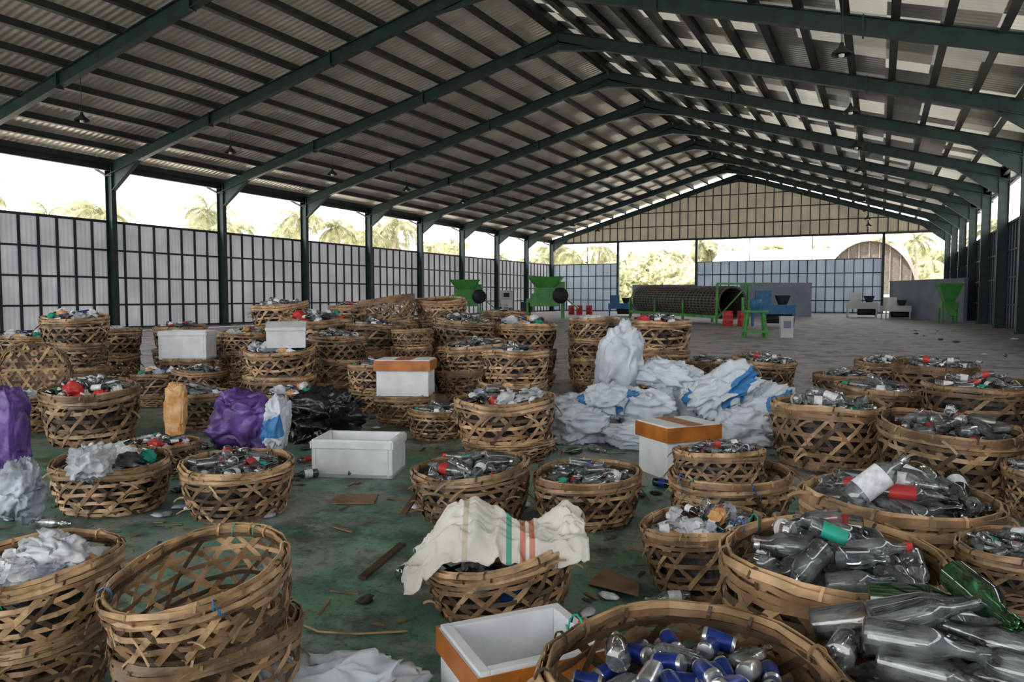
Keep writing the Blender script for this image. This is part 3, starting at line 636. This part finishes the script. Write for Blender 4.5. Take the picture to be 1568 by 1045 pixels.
for x in range(-60,14,5): palm(x+r.uniform(-2,2),129+r.uniform(-4,3),r.uniform(.85,1.1))
for x in(-46,-42,-38.5): palm(x,100+r.uniform(-5,5),r.uniform(.75,.95))
for x,y in((12,96),(17,104),(21,112)): palm(x,y,r.uniform(.8,1))
bushM=mat("foliage",(.21,.225,.11),.8,scale=2.5,var=.5,col2=(.45,.44,.26),bump=1,bscale=5)
mb=MB(); rr=random.Random(4)
for x,y,s in [(x,146,9) for x in range(-70,20,6)]+[(-27,114,6),(-32,112,5.5),(-23,120,5),(-37,113,6),(-30,120,8)]:
    for k in range(6):
        mb.blob(Matrix.Translation((x+rr.uniform(-1,1)*s*.5,y+rr.uniform(-1,1)*s*.4,rr.uniform(.3,.9)*s*.7))@Matrix.Diagonal((s*.5,s*.5,s*.45,1)),0,26,18,.6,3,rr.random()*50,ridge=False,sm=False)
mb.obj("hedge",[bushM])
white=mat("white_roof",(.85,.85,.86),.6,scale=.5,var=.05)
mb=MB(); mb.box((-9,111,2.4),(24,8,4.8)); mb.add([(-22,105.5,4.8),(4,105.5,4.8),(3,112,8.4),(-21,112,8.4),(4,118,4.8),(-22,118,4.8)],[(0,1,2,3),(3,2,4,5),(0,3,5),(1,4,2)],0); mb.obj("white_roof_hall",[white])
mb=MB(); K=20; Rr=5.0; arch=[(Rr*math.cos(math.pi*k/K),Rr*1.25*math.sin(math.pi*k/K)) for k in range(K+1)]
vs=[];
for y in(0,.6,6): vs+=[(x,y,z) for x,z in arch]
fs=[(j*(K+1)+i,j*(K+1)+i+1,(j+1)*(K+1)+i+1,(j+1)*(K+1)+i) for j in range(2) for i in range(K)]
mb.add(vs,fs,0); vs=[(x,.6,z) for x,z in arch]; mb.add(vs,[tuple(range(K+1))],1)  # dark sheet closes the arch, its colour standing in for the shaded interior
for k in range(-4,5): mb.box((k*1.1,.45,Rr*1.25*math.sqrt(max(0,1-(k*1.1/Rr)**2))/2),(.12,.1,Rr*1.25*math.sqrt(max(0,1-(k*1.1/Rr)**2))),0)
mb.box((0,3,-1.0),(11,7,2.0),2)
mb.obj("arched_hall",[mat("thatch",(.20,.165,.14),.9,scale=2,var=.2),mat("arch_interior_shade",(.13,.105,.09),.9),white],(-1.2,97,2.0),-.12)

# ---------------------------------------------------------------- light
w=bpy.data.worlds.new("world"); bpy.context.scene.world=w; w.use_nodes=True; bg=w.node_tree.nodes["Background"]; bg.inputs[0].default_value=(.97,.98,1,1); bg.inputs[1].default_value=3.5
s=bpy.data.lights.new("sun","SUN"); s.energy=8.0; s.angle=.02; s.color=(1,.96,.88); so=link(bpy.data.objects.new("sun",s)); so.rotation_euler=Vector((-.45,-.35,1.0)).to_track_quat('Z','Y').to_euler()
sc=bpy.context.scene
sc.view_settings.view_transform='Standard'; sc.view_settings.exposure=0.2; sc.view_settings.look='None'
cd=bpy.data.cameras.new("camera"); cd.lens=1150/1568*36; cd.sensor_width=36; cd.clip_end=1000
cam=link(bpy.data.objects.new("camera",cd)); cam.location=(0,0,1.7); cam.rotation_euler=(math.radians(90)-math.atan(67/1150),0,math.radians(26)); sc.camera=cam
